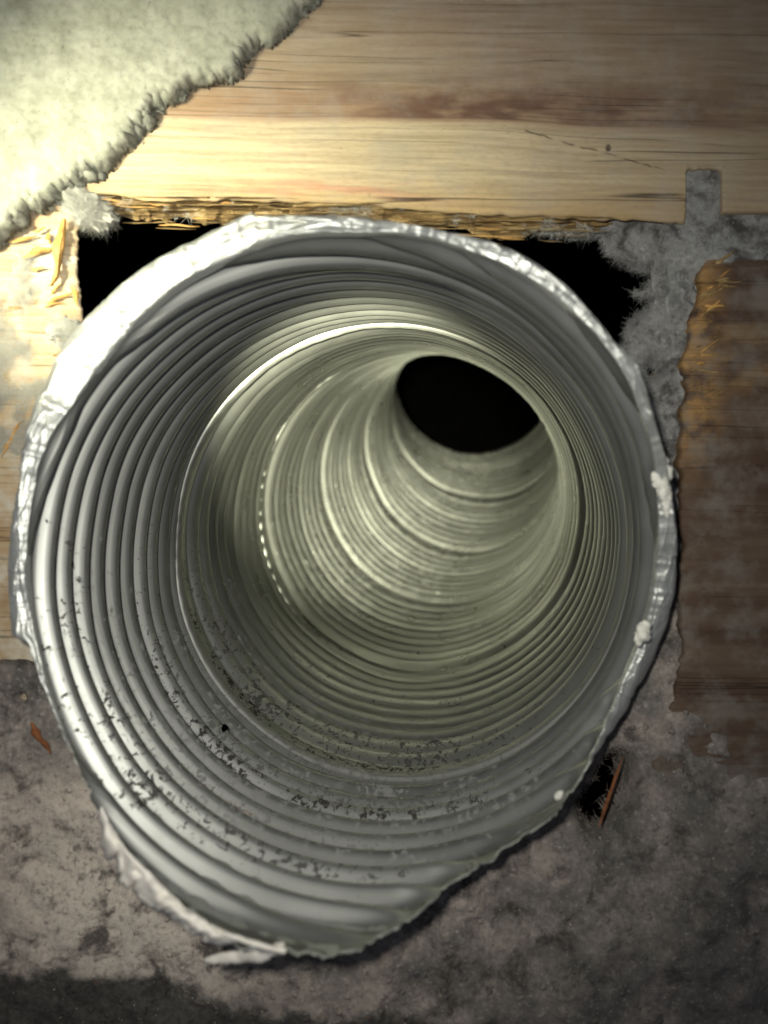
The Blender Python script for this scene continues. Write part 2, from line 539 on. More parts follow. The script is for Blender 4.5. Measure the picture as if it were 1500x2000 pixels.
def cubic(x, y, t):
    n = len(x); h = np.diff(x)
    A = np.zeros((n, n)); b = np.zeros(n); A[0, 0] = A[-1, -1] = 1
    for i in range(1, n - 1):
        A[i, i - 1] = h[i - 1]; A[i, i] = 2 * (h[i - 1] + h[i]); A[i, i + 1] = h[i]
        b[i] = 3 * ((y[i + 1] - y[i]) / h[i] - (y[i] - y[i - 1]) / h[i - 1])
    c = np.linalg.solve(A, b)
    B = (y[1:] - y[:-1]) / h - h * (2 * c[:-1] + c[1:]) / 3
    D = (c[1:] - c[:-1]) / (3 * h)
    tt = np.clip(t, x[0], x[-1])
    i = np.clip(np.searchsorted(x, tt) - 1, 0, n - 2)
    u = tt - x[i]
    r = y[i] + B[i] * u + c[i] * u * u + D[i] * u ** 3
    ue = x[-1] - x[-2]
    s0 = B[0]; s1 = B[-1] + 2 * c[n - 2] * ue + 3 * D[-1] * ue * ue
    return r + np.where(t < x[0], (t - x[0]) * s0, 0) + np.where(t > x[-1], (t - x[-1]) * s1, 0)


_LT = np.linspace(-1.5, 7.0, 4000)
_LC = np.stack([cubic(TK, CK[:, k], _LT) for k in range(3)], 1)
_LN = np.gradient(_LC, _LT, axis=0)
_LN /= np.linalg.norm(_LN, axis=1)[:, None]
_LX = np.array([1.0, 0, 0]) - _LN * _LN[:, :1]
_LX /= np.linalg.norm(_LX, axis=1)[:, None]
_LY = np.cross(_LX, _LN)


def tube(T, th, r):
    """point of the tube: T turns along it, angle th, radius r (cm)"""
    T = np.asarray(T, float)
    I = lambda a: np.stack([np.interp(T, _LT, a[:, k]) for k in range(3)], -1)
    return I(_LC) + np.asarray(r)[..., None] * (np.cos(th)[..., None] * I(_LX) + np.sin(th)[..., None] * I(_LY))


R0 = 5.13          # radius at the bottom of the grooves
# inner edge of the mouth as seen in the photograph, turned into (angle, T) on the tube
EDGE = [(210, 1600), (300, 1700), (400, 1800), (520, 1848), (640, 1862), (740, 1830), (820, 1770), (900, 1705), (1000, 1640), (1100, 1560),
        (1150, 1470), (1200, 1350), (1240, 1240), (1270, 1130), (1281, 1040), (1275, 950), (1255, 840), (1215, 740), (1150, 650), (1070, 580), (980, 525),
        (900, 490), (800, 470), (700, 464), (600, 468), (500, 492), (400, 540), (300, 612), (215, 705), (150, 790), (100, 865), (70, 960), (58, 1060),
        (62, 1160), (82, 1270), (112, 1380), (155, 1490)]
_gT, _gth = np.meshgrid(np.linspace(-.6, .5, 331), np.radians(np.arange(0, 360, .5)), indexing='ij')
_gp = tube(_gT, _gth, np.full_like(_gT, 4.97))
_gu = 750 + F_PX * _gp[..., 0] / (CAM_H - _gp[..., 2])
_gv = 1000 - F_PX * _gp[..., 1] / (CAM_H - _gp[..., 2])
_e = []
for u, v in EDGE:
    k = np.argmin((_gu - u) ** 2 + (_gv - v) ** 2)
    _e.append((_gth.ravel()[k], _gT.ravel()[k]))
_e = np.array(sorted(_e))
_eth = np.r_[_e[:, 0] - 2 * np.pi, _e[:, 0], _e[:, 0] + 2 * np.pi]
_eT = np.r_[_e[:, 1], _e[:, 1], _e[:, 1]]


OUTLINE = [(157, 631), (240, 551), (307, 500), (387, 465), (440, 436), (478, 415), (490, 413), (502, 424), (600, 418), (700, 424), (800, 438), (870, 455), (920, 462), (1027, 500), (1107, 559),
           (1160, 615), (1200, 665), (1240, 705), (1270, 780), (1295, 870), (1312, 950), (1323, 1050), (1322, 1130), (1305, 1230), (1270, 1330), (1225, 1420), (1170, 1500), (1110, 1570),
           (1040, 1630), (985, 1680), (900, 1735), (820, 1795), (745, 1838), (690, 1864), (640, 1868), (590, 1872), (545, 1862), (460, 1838), (400, 1812), (330, 1755), (260, 1690), (205, 1612),
           (180, 1560), (135, 1490), (100, 1420), (75, 1320), (58, 1258), (22, 1242), (12, 1160), (10, 1090), (18, 1020), (35, 940), (50, 860), (75, 770), (110, 690)]


def t_cut(th, ragged=True):
    th = np.mod(th, 2 * np.pi)
    base = (np.interp(th, _eth, _eT) * 2 + np.interp(th + .04, _eth, _eT) + np.interp(th - .04, _eth, _eT)) / 4
    if not ragged: return base
    deg = np.degrees(th)
    # torn, wavy edge on the lower side
    low = sstep(205, 225, deg) * (1 - sstep(325, 345, deg))
    wav = sstep(228, 236, deg) * (1 - sstep(255, 262, deg))
    jag = 0.010 * vnoise(deg * 0.45, 3.3, 0, 5) + 0.006 * vnoise(deg * 1.3, 1.3, 0, 6)
    return base + jag * (0.35 + low) + 0.012 * wav * np.sin(deg * 2 * np.pi / 6.2)


def phase(T, th):
    return T - (np.pi - th) / (2 * np.pi)


NRIB = 10


def t_end(th):
    """the far end is cut off along the spiral seam"""
    w_ = np.mod(th + 1.5 * np.pi, 2 * np.pi) - 1.5 * np.pi
    return 5.02 + (np.pi - w_) / (2 * np.pi)


def wall_radius(T, th):
    ph = phase(T, th)
    ph = ph + 0.006 * vnoise(T * 3, np.cos(th) * 2, np.sin(th) * 2, 21)
    u = ph * NRIB
    b = np.abs(np.cos(np.pi * u)) ** (0.8 + .25 * sstep(.8, 1.5, T))
    # grooves are open where the tube is stretched near the mouth, shut tight further in
    open_ = 1 - sstep(0.5, 1.1, T)
    b = b * (1 - open_ * 0.95) + (np.abs(np.cos(np.pi * u)) ** 2.3) * open_ * 0.95
    amp = 0.29 + 0.05 * sstep(0.9, 1.8, T)
    amp = amp * (1 + 0.05 * vnoise(np.cos(th) * 1.6, np.sin(th) * 1.6, np.floor(u + .5) * 3.7, 31))
    # first rib after each seam is shallower
    f = np.mod(ph, 1.0)
    amp = amp * (1 - 0.45 * np.exp(-((f - 0.1) / 0.045) ** 2) * sstep(.3, .8, T))
    fd = np.minimum(f, 1 - f)
    amp = amp * (1 + .3 * np.exp(-(fd / .035) ** 2) * (1 - sstep(.3, .5, T)) * np.exp(-((np.degrees(np.mod(th, 2 * np.pi)) - 100) / 62) ** 4))
    # flattened towards the cut edge
    d = (T - t_cut(th, False)) * 6.6
    deg = np.degrees(np.mod(th, 2 * np.pi))
    tongue = np.exp(-((deg - 268) / 20) ** 2)
    fl = sstep(0.0, 0.22 + 1.15 * tongue + .75 * np.exp(-((deg - 305) / 20) ** 2), d)
    top_ = np.exp(-((deg - 80) / 55) ** 2)
    amp = amp * (0.12 + 0.88 * fl) * (1 - .2 * top_ * (1 - sstep(.2, .7, d)))
    dent = 0.04 * vnoise(T * 2.2, np.cos(th) * 2.2, np.sin(th) * 2.2, 41) + 0.004 * vnoise(T * 9, np.cos(th) * 5, np.sin(th) * 5, 43)
    base = R0 - 0.09 * (1 - fl)
    return base - amp * b + dent * (0.3 + 0.7 * fl)


def build_duct():
    root = empty('flexible_duct', (-0.46, -0.64, 0.0))
    tag(root, 'open mouth of a bent corrugated aluminium duct rising through the hole', 'duct')
    # ---- inner corrugated wall
    nth = 560
    # the grid follows the spiral, so that every rib is sampled alike all the way round
    per = NRIB * 12
    th = np.linspace(0, 2 * np.pi, nth + 1)
    Pr = -0.95 + np.arange(int(6.99 * per)) / per
    PH, TH = np.meshgrid(Pr, th, indexing='ij')
    T = PH + (np.pi - TH) / (2 * np.pi)
    tc = t_cut(th)[None, :]
    cut = T <= tc
    te = t_end(th)[None, :]
    gone = T >= te
    Tm = np.clip(T, tc, te)
    r = wall_radius(Tm, TH)
    v = tube(Tm, TH, r)
    f = grid_faces(len(Pr), nth + 1)
    row, cl_ = f // (nth + 1), f % (nth + 1)
    f = np.where((cl_ == nth) & (row >= per), (row - per) * (nth + 1), f)
    cf = cut.ravel()
    keep = ~(cf[f].all(1)) & ~(gone.ravel()[f].all(1))
    # grime settles on the underside of the bore, most of it near the mouth
    low = np.clip(-np.sin(TH) * 0.75 - 0.25 * np.cos(TH) + 0.15, 0, 1)
    g = np.clip(low * (1 - 0.75 * sstep(0.9, 2.0, Tm)) * sstep(-0.3, 0.15, Tm) + 0.12, 0, 1)
    vv, ff, aa = compact(v.reshape(-1, 3), f[keep], {'grime': g.ravel(), 'dusty': (1 - sstep(.6, 1.7, Tm)).ravel(), 'ring': np.mod(np.floor(phase(Tm, TH) * NRIB + .5), NRIB).ravel()})
    link('corrugated_wall', vv, ff, M['wall'], root, attrs=aa)

    # ---- spiral lock seam standing proud of the wall, crimped like a row of beads
    tt = np.arange(0.36, 6.05, 1 / 900.0)
    ths = np.pi - 2 * np.pi * tt
    keep = tt > t_cut(ths) + 0.01
    i0 = np.argmax(keep)
    tt, ths = tt[i0:], ths[i0:]
    ns = 9
    a = np.linspace(0, np.pi, ns)
    A, S = np.meshgrid(a, tt)
    TH2 = np.pi - 2 * np.pi * S
    beads = (sstep(1.75, 1.95, S) * (1 - sstep(3.1, 3.6, S))) * sstep(150, 185, np.degrees(np.mod(TH2, 2 * np.pi))) * (1 - sstep(280, 310, np.degrees(np.mod(TH2, 2 * np.pi))))
    crimp = 1 + (0.04 + 0.13 * beads) * np.sin(S * 2 * np.pi * 74) * (0.5 + 0.5 * vnoise(S * 22, 0.5, 0, 9)) + 0.10 * vnoise(S * 40, .2, 0, 8)
    half = 0.024 * (1 - .35 * sstep(1.3, 2.0, S))
    dT = -half * np.cos(A)
    rise = sstep(.36, .75, S)
    rr = R0 - 0.17 - (0.06 + .07 * rise + .03 * rise * (1 - sstep(1.4, 1.9, S)) + .04 * sstep(1.5, 1.9, S) - .05 * sstep(2.4, 3.2, S) + .02 * vnoise(S * 5, .7, 0, 19)) * (np.sin(A) ** 0.8) * crimp
    rr += 0.04 * vnoise(S * 2.2, np.cos(TH2) * 2.2, np.sin(TH2) * 2.2, 41)
    v = tube(S + dT, TH2, rr)
    lowS = np.clip(-np.sin(TH2), 0, 1) * (1 - sstep(.8, 1.6, S))
    link('seam', v.reshape(-1, 3), grid_faces(len(tt), ns), M['seam'], root, attrs={'grime': lowS.ravel(), 'dusty': (.6 - .6 * sstep(1.2, 2.0, S)).ravel()})

    # ---- folded foil collar round the mouth, then the outer jacket going down into the hole
    nth = 1440
    th = np.linspace(0, 2 * np.pi, nth, endpoint=False)
    deg = np.degrees(th)
    tc0 = t_cut(th)
    re0 = wall_radius(tc0, th)
    gr = np.linspace(4.9, 6.3, 141)
    GT, GR = np.meshgrid(np.arange(nth), gr, indexing='ij')
    gp = tube(tc0[GT], th[GT], GR)
    gu = 750 + F_PX * gp[..., 0] / (CAM_H - gp[..., 2]); gv = 1000 - F_PX * gp[..., 1] / (CAM_H - gp[..., 2])
    ww = []
    for u, v in OUTLINE:
        k = np.argmin((gu - u) ** 2 + (gv - v) ** 2)
        ww.append((deg[GT.ravel()[k]], max(GR.ravel()[k] - re0[GT.ravel()[k]], .04)))
    ww = np.array(sorted(ww))
    wd = np.interp(deg, np.r_[ww[:, 0] - 360, ww[:, 0], ww[:, 0] + 360], np.r_[ww[:, 1], ww[:, 1], ww[:, 1]])
    wd = np.convolve(np.r_[wd[-3:], wd, wd[:3]], np.array([.04, .1, .2, .32, .2, .1, .04]), 'valid')
    wd = wd * (1 + 0.04 * vnoise(deg * .3, 7.7, 0, 3))
    top = sstep(-40, -5, (deg + 180) % 360 - 180) * (1 - sstep(195, 215, deg))
    top = np.where(deg > 320, sstep(320, 355, deg), np.where(deg < 195, 1.0, 1 - sstep(195, 215, deg)))
    tc = t_cut(th)
    re = wall_radius(tc, th)
    # (fraction of width, axial lift in cm for the folded collar, axial lift for the plain torn edge)
    prof = [(-0.05, -0.10, -0.06), (0.0, 0.015, 0.0), (0.07, 0.045, 0.02), (0.2, 0.065, -0.03), (0.35, 0.075, -0.1), (0.5, 0.075, -0.2), (0.65, 0.07, -0.33), (0.8, 0.05, -0.5), (0.92, 0.01, -0.7),
            (1.0, -0.07, -0.95), (1.02, -0.2, -1.2), (1.03, -0.4, -1.5), (1.01, -0.8, -1.9)]
    pa = np.array(prof)
    kk_ = np.r_[np.linspace(0, 2, 4), np.linspace(2, 9, 26)[1:], 10, 11, 12]
    prof = np.stack([np.interp(kk_, np.arange(len(pa)), pa[:, q_]) for q_ in range(3)], 1)
    rows = []
    for k, (a_, lt, lb) in zip(kk_, prof):
        rad = re + wd * a_
        ax = lt * top + lb * (1 - top)
        lift = ax / 6.6
        Tk = tc - lift
        # crumpled facets
        s = (a_ + .06) * 1.2
        n1 = vnoise(deg * .055 + s * .6, s * 1.6, 0, 61); n2 = vnoise(deg * .16 - s * 1.2, s * 2.6, 2, 62); n3 = vnoise(deg * .6, s * 6, 3, 63)
        saw = np.mod((deg + 30 * a_ + 9 * n1) / 21.0, 1.0)
        saw2 = np.mod((deg - 16 * a_ + 6 * n2) / 7.5, 1.0)
        cr = n1 * .05 + .05 * lnoise(deg * .085 + s * .5, s * 1.9 + n1 * .3, 81) + 0.022 * lnoise(deg * .22 - s * .8, s * 3.2, 82) + .005 * lnoise(deg * .8, s * 9, 83) + .06 * (saw ** 3 - .25) * sstep(-.1, .3, vnoise(np.floor((deg + 30 * a_ + 9 * n1) / 21.0) * 1.7, .5, 0, 66) + .2) + .022 * (saw2 ** 3 - .25)
        m = 0.0 if k < 2 else (0.9 if k < 9 else .5)
        rows.append((Tk - cr * m / 6.6 * (.4 + .6 * top), rad + (n2 * .015 + n3 * .006) * m * (0 if k >= 7 else 1) * (.4 + .6 * top)))
    T = np.stack([q[0] for q in rows]); r = np.stack([q[1] for q in rows])
    TH = np.broadcast_to(th, T.shape)
    v = tube(T, TH, r)
    g = np.clip(0.25 + 0.9 * vnoise(TH * 5, T * 6, 0, 12), 0, 1) * np.broadcast_to(1 - .8 * np.exp(-((deg - 125) / 45) ** 2), T.shape)
    link('foil_collar', v.reshape(-1, 3), grid_faces(len(rows), nth, True), M['foil'], root, attrs={'grime': g.ravel()})
    # outer jacket
    n2th = 360
    th2 = np.linspace(0, 2 * np.pi, n2th, endpoint=False)
    d2 = np.degrees(th2)
    wd2 = np.interp(d2, deg, wd)
    tp2 = np.interp(d2, deg, top)
    Ts = t_cut(th2) + (0.35 * tp2 + 0.9 * (1 - tp2)) / 6.6
    zz = np.r_[np.linspace(0, 1, 40), np.linspace(1.05, 5.1, 60)]
    T = Ts[None, :] + (zz[:, None]) * 0.9
    rad = np.broadcast_to(wall_radius(t_cut(th2), th2) + np.maximum(wd2, .22) * .93, T.shape) * (1 - sstep(0, .5, zz))[:, None] + (R0 + .28) * sstep(0, .5, zz)[:, None]
    TH = np.broadcast_to(th2, T.shape)
    rad = rad - .05 * np.abs(np.cos(np.pi * NRIB * phase(T, TH))) + .03 * vnoise(T * 5, np.cos(TH) * 3, np.sin(TH) * 3, 71)
    T = np.minimum(T, 5.0)
    v = tube(T, TH, rad)
    link('outer_jacket', v.reshape(-1, 3), grid_faces(len(zz), n2th, True), M['outer'], root, attrs={'grime': np.full(T.size, .4)})
    return root


duct = build_duct()


def ray_on_tube(u, v, r):
    """(T, th) of the tube point of radius r near the mouth lying on the sight line of photo pixel (u, v)"""
    gp = tube(_gT, _gth, np.full_like(_gT, r))
    gu = 750 + F_PX * gp[..., 0] / (CAM_H - gp[..., 2]); gv = 1000 - F_PX * gp[..., 1] / (CAM_H - gp[..., 2])
    k = np.argmin((gu - u) ** 2 + (gv - v) ** 2)
    return gp.reshape(-1, 3)[k]


def at(u, v, z):
    d = CAM_H - z
    return np.array([(u - 750) * d / F_PX, (1000 - v) * d / F_PX, z])


# ---- lumps of white sealant on the collar
def blob(name, pts, mat, parent, seed, rough=.35, n=(26, 16)):
    """lumpy crust swept along a list of (x, y, z, radius)"""
    pts = np.array(pts, float)
    t = np.linspace(0, len(pts) - 1, n[0])
    P = np.stack([np.interp(t, np.arange(len(pts)), pts[:, k]) for k in range(4)], 1)
    d = np.gradient(P[:, :3], axis=0); d /= np.linalg.norm(d, axis=1)[:, None] + 1e-9
    up = np.array([0, 0, 1.0])
    sx = np.cross(d, up); sx /= np.linalg.norm(sx, axis=1)[:, None] + 1e-9
    sy = np.cross(sx, d)
    a = np.linspace(0, 2 * np.pi, n[1], endpoint=False)
    taper = np.sqrt(np.clip(1 - (np.linspace(-1, 1, n[0])) ** 4, 0.002, 1))
    rad = (P[:, 3] * taper)[:, None] * np.ones(n[1])[None, :]
    V = P[:, None, :3] + rad[..., None] * (np.cos(a)[None, :, None] * sx[:, None, :] + 0.55 * np.sin(a)[None, :, None] * sy[:, None, :])
    q = V * 9
    nn = fbm(q[..., 0], q[..., 1], q[..., 2], seed, 3)
    ctr = P[:, None, :3]
    V = ctr + (V - ctr) * (1 + rough * nn[..., None])
    return link(name, V.reshape(-1, 3), grid_faces(n[0], n[1], True), mat, parent)


zc = CAM_H - 12.55
blob('sealant_lump', [(*at(1272, 850, zc), .05), (*at(1284, 900, zc), .13), (*at(1294, 950, zc), .14), (*at(1302, 990, zc - .05), .07), (*at(1303, 1012, zc - .1), .03)], M['plaster'], duct, 3, .6, (60, 30))
blob('sealant_lump', [(*at(1246, 1262, CAM_H - 12.9), .06), (*at(1254, 1238, CAM_H - 12.9), .12), (*at(1264, 1212, CAM_H - 12.95), .08)], M['plaster'], duct, 8, .6, (44, 26))
blob('sealant_lump', [(*at(1085, 1562, CAM_H - 12.4), .04), (*at(1092, 1554, CAM_H - 12.4), .055), (*at(1100, 1545, CAM_H - 12.4), .04)], M['plaster'], duct, 9, .5)
# ---- curled white tear-off strip at the bottom of the mouth
blob('torn_strip', [(*at(398, 1876, 2.9), .075), (*at(425, 1872, 3.0), .075), (*at(470, 1868, 3.2), .085), (*at(505, 1866, 3.5), .10), (*at(535, 1854, 3.7), .085), (*at(556, 1842, 3.8), .05)], M['cream'], duct, 4, .22, (40, 16))


# ---- cream torn paper edge on the lower left of the mouth
def paper_edge():
    inner = [(200, 1575), (222, 1622), (250, 1662), (290, 1702), (330, 1744), (368, 1778), (400, 1800), (440, 1818), (480, 1836), (530, 1850), (560, 1856)]
    outer = [(193, 1600), (205, 1650), (232, 1692), (258, 1730), (300, 1765), (340, 1786), (378, 1815), (415, 1834), (455, 1842), (500, 1862), (556, 1860)]
    n = 160
    t = np.linspace(0, len(inner) - 1, n)
    I = np.array(inner, float); O = np.array(outer, float)
    iu = np.stack([np.interp(t, np.arange(len(I)), I[:, k]) for k in (0, 1)], 1)
    ou = np.stack([np.interp(t, np.arange(len(O)), O[:, k]) for k in (0, 1)], 1)
    ou = iu + (ou - iu) * (1 + .35 * vnoise(t * 2.3, 1.1, 0, 5) + .2 * vnoise(t * 6, 1.1, 0, 6))[:, None]
    th = np.arctan2(fy(iu[:, 1]) + .7, fx(iu[:, 0]) + .6)
    zi = CAM_H - np.interp(t, [0, 4, 7, 10], [11.6, 10.8, 10.55, 10.5])
    m = 12
    V = np.zeros((m, n, 3))
    for k in range(m):
        a = k / (m - 1)
        uv = iu + (ou - iu) * a
        z = zi - 0.06 - .38 * a ** 1.5 + .07 * vnoise(t * 2.5, a * 4, 0, 14) + .14 * np.sin(np.pi * a) * (.5 + vnoise(t * 1.2, a * 2, 0, 15))
        d = CAM_H - z
        V[k, :, 0] = (uv[:, 0] - 750) * d / F_PX; V[k, :, 1] = (1000 - uv[:, 1]) * d / F_PX; V[k, :, 2] = z
    o = link('paper_lining', V.reshape(-1, 3), grid_faces(m, n), M['cream'], duct)
    sm = o.modifiers.new('thickness', 'SOLIDIFY'); sm.thickness = 0.03 * CM


paper_edge()

# ------------------------------------------------------------------ floor boards
floor = empty('floor', (0, 0, 0))
tag(floor, 'weathered wooden floor boards around a ragged cut hole', None, 'structure')


def strip_mesh(P, Q, name, mat, along, parent):
    return link(name, P, Q, mat, parent)


def top_plank():
    # columns run along x; the lower edge of the top face follows ye(x); the notch cuts up into it
    xs = np.r_[np.arange(-500, 1337, 5.0), 1338.5, 1339.5, np.arange(1341, 1411, 4.0), 1411.5, 1412.5, np.arange(1416, 2200, 6.0)]
    ye = np.interp(xs, [-500, 100, 170, 300, 480, 700, 900, 1100, 1300, 1339.4], [340, 350, 374, 388, 388, 396, 414, 422, 431, 432])
    ye = ye + 5 * vnoise(xs * .013, .3, 0, 3) + 3.5 * vnoise(xs * .05, .3, 0, 4) * (xs < 1320)
    notch = (xs > 1339.4) & (xs < 1412)
    rc = np.clip(1 - np.minimum(xs - 1340, 1412 - xs) / 12.0, 0, 1)
    ye = np.where(notch, 327 + 14 * (1 - np.sqrt(1 - rc ** 2)) + 3.0 * vnoise(xs * .1, .7, 0, 7), ye)
    ye = np.where(xs >= 1412, 414 + 2.0 * vnoise(xs * .03, .9, 0, 8), ye)
    rows = []
    for a in np.r_[np.linspace(-620, -60, 8), np.arange(-50, 318, 4.0), 318 + np.linspace(0.02, 1, 30)]:
        y = np.full_like(xs, a) if a <= 318 else 318 + (a - 318) * (ye - 318)
        z = 0.02 * vnoise(xs * .004, y * .03, 0, 9) + 0.012 * vnoise(xs * .012, y * .2, 0, 10)
        z = z - 0.05 * np.exp(-(ye - y) / 4.0)
        rows.append((xs, y, z))
    for k, dz in enumerate([-0.12, -0.3, -0.6, -1.0, -1.5, -1.9]):
        rows.append((xs, ye - (6 + 55 * max(-dz - .2, 0)) * (~notch) * (xs < 1330), np.full_like(xs, dz)))
    V = np.stack([np.stack([fx(r[0]), fy(r[1]), r[2]], 1) for r in rows])
    return link('plank', V.reshape(-1, 3), grid_faces(len(rows), len(xs)), M['plank_top'], floor)


pl_top = top_plank()


def broken_ledge():
    """the splintered, bark-like lower half of the board left where the hole was hacked out"""
    xs = np.arange(120, 1200, 2.5)
    y0 = np.interp(xs, [120, 170, 300, 480, 700, 900, 1100, 1200], [352, 370, 384, 384, 392, 410, 420, 424])
    y1 = np.interp(xs, [120, 180, 260, 430, 620, 760, 900, 1000, 1100, 1200], [366, 404, 424, 432, 436, 438, 452, 466, 456, 440])
    y1 = y1 + 7 * vnoise(xs * .02, 4, 0, 3) + 4 * vnoise(xs * .09, 4, 0, 4)
    rows = []
    m = 30
    for k in range(m):
        a = k / (m - 1)
        y = y0 + (y1 - y0) * a
        n1 = fbm(xs * .006, y * .13, 0, 71, 4, .6)
        z = -0.10 - 0.5 * a ** 1.3 + 0.16 * n1 - 0.22 * np.clip(np.abs(vnoise(xs * .006, y * .06, 0, 75)) * -4 + .6, 0, 1)
        rows.append((xs, y, z))
    for dz in (-.9, -1.4, -1.9):
        rows.append((xs, y1 - 90 * (-dz - .5), np.full_like(xs, dz)))
    V = np.stack([np.stack([(r[0] - 750) * (CAM_H - r[2]) / F_PX, (1000 - r[1]) * (CAM_H - r[2]) / F_PX, r[2]], 1) for r in rows])
    link('broken_edge', V.reshape(-1, 3), grid_faces(len(rows), len(xs)), M['torn'], pl_top)


broken_ledge()


def right_plank():
    ys = np.r_[np.arange(504, 560, 3.0), np.arange(560, 1640, 5.0)]
    xe = np.interp(ys, [504, 512, 560, 620, 700, 800, 950, 1300, 1420, 1500, 1560, 1640], [1384, 1382, 1372, 1356, 1344, 1340, 1335, 1338, 1300, 1282, 1262, 1250])
    xe = xe + 6 * vnoise(ys * .03, 2, 0, 5) + 3 * vnoise(ys * .12, 2, 0, 6)
    ht = np.linspace(0, 1, 90) ** 1.4
    rows = []
    for k, dz in enumerate([-1.9, -1.4, -.9, -.5, -.22]):
        rows.append((xe - 2 * np.abs(vnoise(ys * .05, k * 1.3, 0, 15)), ys, np.full_like(ys, dz)))
    for a in ht:
        x = xe + a * (2200 - xe)
        z = -0.03 + 0.03 * vnoise(x * .004, ys * .02, 0, 19) + 0.022 * vnoise(x * .01, ys * .12, 0, 20)
        gro = np.clip(1 - np.abs(vnoise(x * .0012, (ys - .01 * x) * .028, 0, 22)) * 26, 0, 1)
        z = z - 0.05 * gro - 0.07 * np.exp(-(x - xe) / 8.0) - 0.05 * np.exp(-(ys - 503) / 4.0)
        rows.append((x, ys, z))
    V = np.stack([np.stack([fx(r[0]), fy(r[1]), r[2]], 1) for r in rows])
    # end faces
    o = link('plank', V.reshape(-1, 3), grid_faces(len(rows), len(ys)), M['plank_side'], floor)
    return o


pl_right = right_plank()


def left_plank():
    ys = np.r_[np.arange(380, 1500, 4.0)]
    xe = np.interp(ys, [380, 440, 470, 560, 600, 640, 700, 760, 1500], [150, 146, 146, 147, 152, 156, 158, 160, 160])
    xe = xe + 5 * vnoise(ys * .04, 9, 0, 5) + 3 * vnoise(ys * .15, 9, 0, 6)
    ht = (1 - np.linspace(0, 1, 90)) ** 1.3
    rows = []
    for a in ht:
        x = xe - a * (xe + 700)
        z = -0.06 + 0.04 * vnoise(x * .01, ys * .02, 0, 29) + 0.05 * fbm(x * .02, ys * .06, 0, 33, 4, .6) * sstep(700, 560, ys)
        z = z - 0.12 * np.exp(-(xe - x) / 10.0)
        rows.append((x, ys, z))
    for k, dz in enumerate([-.4, -.8, -1.3, -1.9]):
        rows.append((xe - 75 * (-dz - .1), ys, np.full_like(ys, dz)))
    V = np.stack([np.stack([fx(r[0]), fy(r[1]), r[2]], 1) for r in rows])
    return link('plank', V.reshape(-1, 3), grid_faces(len(rows), len(ys)), M['plank_left'], floor)


pl_left = left_plank()


def sliver(name, a, b, wid, thick, mat, parent, seed, n=14, blunt=.35):
    """splinter of wood from a to b (cm), pointed and uneven, wid wide"""
    a, b = np.array(a, float), np.array(b, float)
    d = b - a
    L = np.linalg.norm(d); d /= L
    s = np.cross(d, [0, 0, 1.0]); s /= np.linalg.norm(s)
    u = np.cross(s, d)
    t = np.linspace(0, 1, n)
    wv = (np.minimum(1, (t + .02) / blunt) * np.minimum(1, (1 - t + .01) / .6)) ** .6 * wid * .5
    wv = wv * (1 + .3 * vnoise(t * 7, seed * 1.7, 0, seed))
    bend = .35 * wid * vnoise(t * 2.5, seed * 3.1, 0, seed + 2)
    c = a + d * (t * L)[:, None] + s * bend[:, None]
    h = thick * (.4 + .6 * np.sin(np.pi * np.clip(t, .05, .95)))
    ring = []
    for sx, uz in ((-1, 0), (-.55, .9), (.1, 1.15 + .2 * math.sin(seed)), (.6, .8), (1, 0), (.3, -.7), (-.5, -.7)):
        ring.append(c + s * (wv * sx)[:, None] + u * (h * uz * .5)[:, None])
    V = np.stack(ring, 1)
    k = V.shape[1]
    return link(name, V.reshape(-1, 3), grid_faces(n, k, True), mat, parent, smooth=False)


def P(u, v, z): return (float(fx(u)), float(fy(v)), z)


for i, (a, b, wd_, tk) in enumerate([((134, 430), (104, 562), .21, .16), ((22, 476), (78, 464), .09, .06), ((46, 504), (116, 482), .13, .08), ((96, 455), (98, 480), .10, .06),
                                     ((100, 574), (120, 557), .07, .05), ((92, 592), (146, 574), .08, .06), ((140, 560), (156, 598), .10, .07), ((16, 600), (46, 604), .07, .04),
                                     ((108, 640), (118, 668), .06, .04), ((120, 686), (106, 700), .06, .05), ((2, 892), (46, 822), .09, .04), ((66, 455), (92, 446), .06, .05),
                                     ((60, 530), (90, 524), .07, .04), ((88, 600), (128, 590), .05, .04)]):
    sliver('splinter', P(*a, .03), P(*b, .05 if i else .12), wd_, tk, M['orange'], pl_left, 50 + i)
# splinters along the hacked edge of the top board
for i in range(60):
    x = rng.uniform(165, 1120)
    a_ = rng.uniform(0, 1)
    ya = np.interp(x, [120, 300, 480, 700, 900, 1100], [372, 392, 390, 398, 416, 424]) + 3 + 36 * a_
    L = 20 + 140 * rng.random() ** 2
    sliver('splinter', P(x, ya, -.06 - .45 * a_), P(x + L, ya + rng.uniform(-4, 7), -.10 - .45 * a_), rng.uniform(.015, .05), rng.uniform(.015, .04), M['torn'] if rng.random() < .8 else M['orange'], pl_top, 200 + i, n=8)
# torn orange fibres along the end of the right board
for i in range(40):
    y = rng.uniform(515, 800) if i < 40 else rng.uniform(830, 1480)
    xe = np.interp(y, [504, 560, 620, 700, 800, 950, 1300, 1480], [1384, 1374, 1358, 1346, 1341, 1336, 1336, 1290])
    L = rng.uniform(12, 60)
    x = xe + rng.uniform(-3, 25)
    sl = rng.uniform(-.9, .2) * L if i % 3 else rng.uniform(-5, 5)
    sliver('splinter', P(x, y, -.08 - rng.uniform(0, .1)), P(x + L, y + sl, rng.uniform(-.02, .05)), rng.uniform(.02, .07), rng.uniform(.02, .05), M['torn'] if i % 4 else M['orange'], pl_right, 400 + i, n=8)

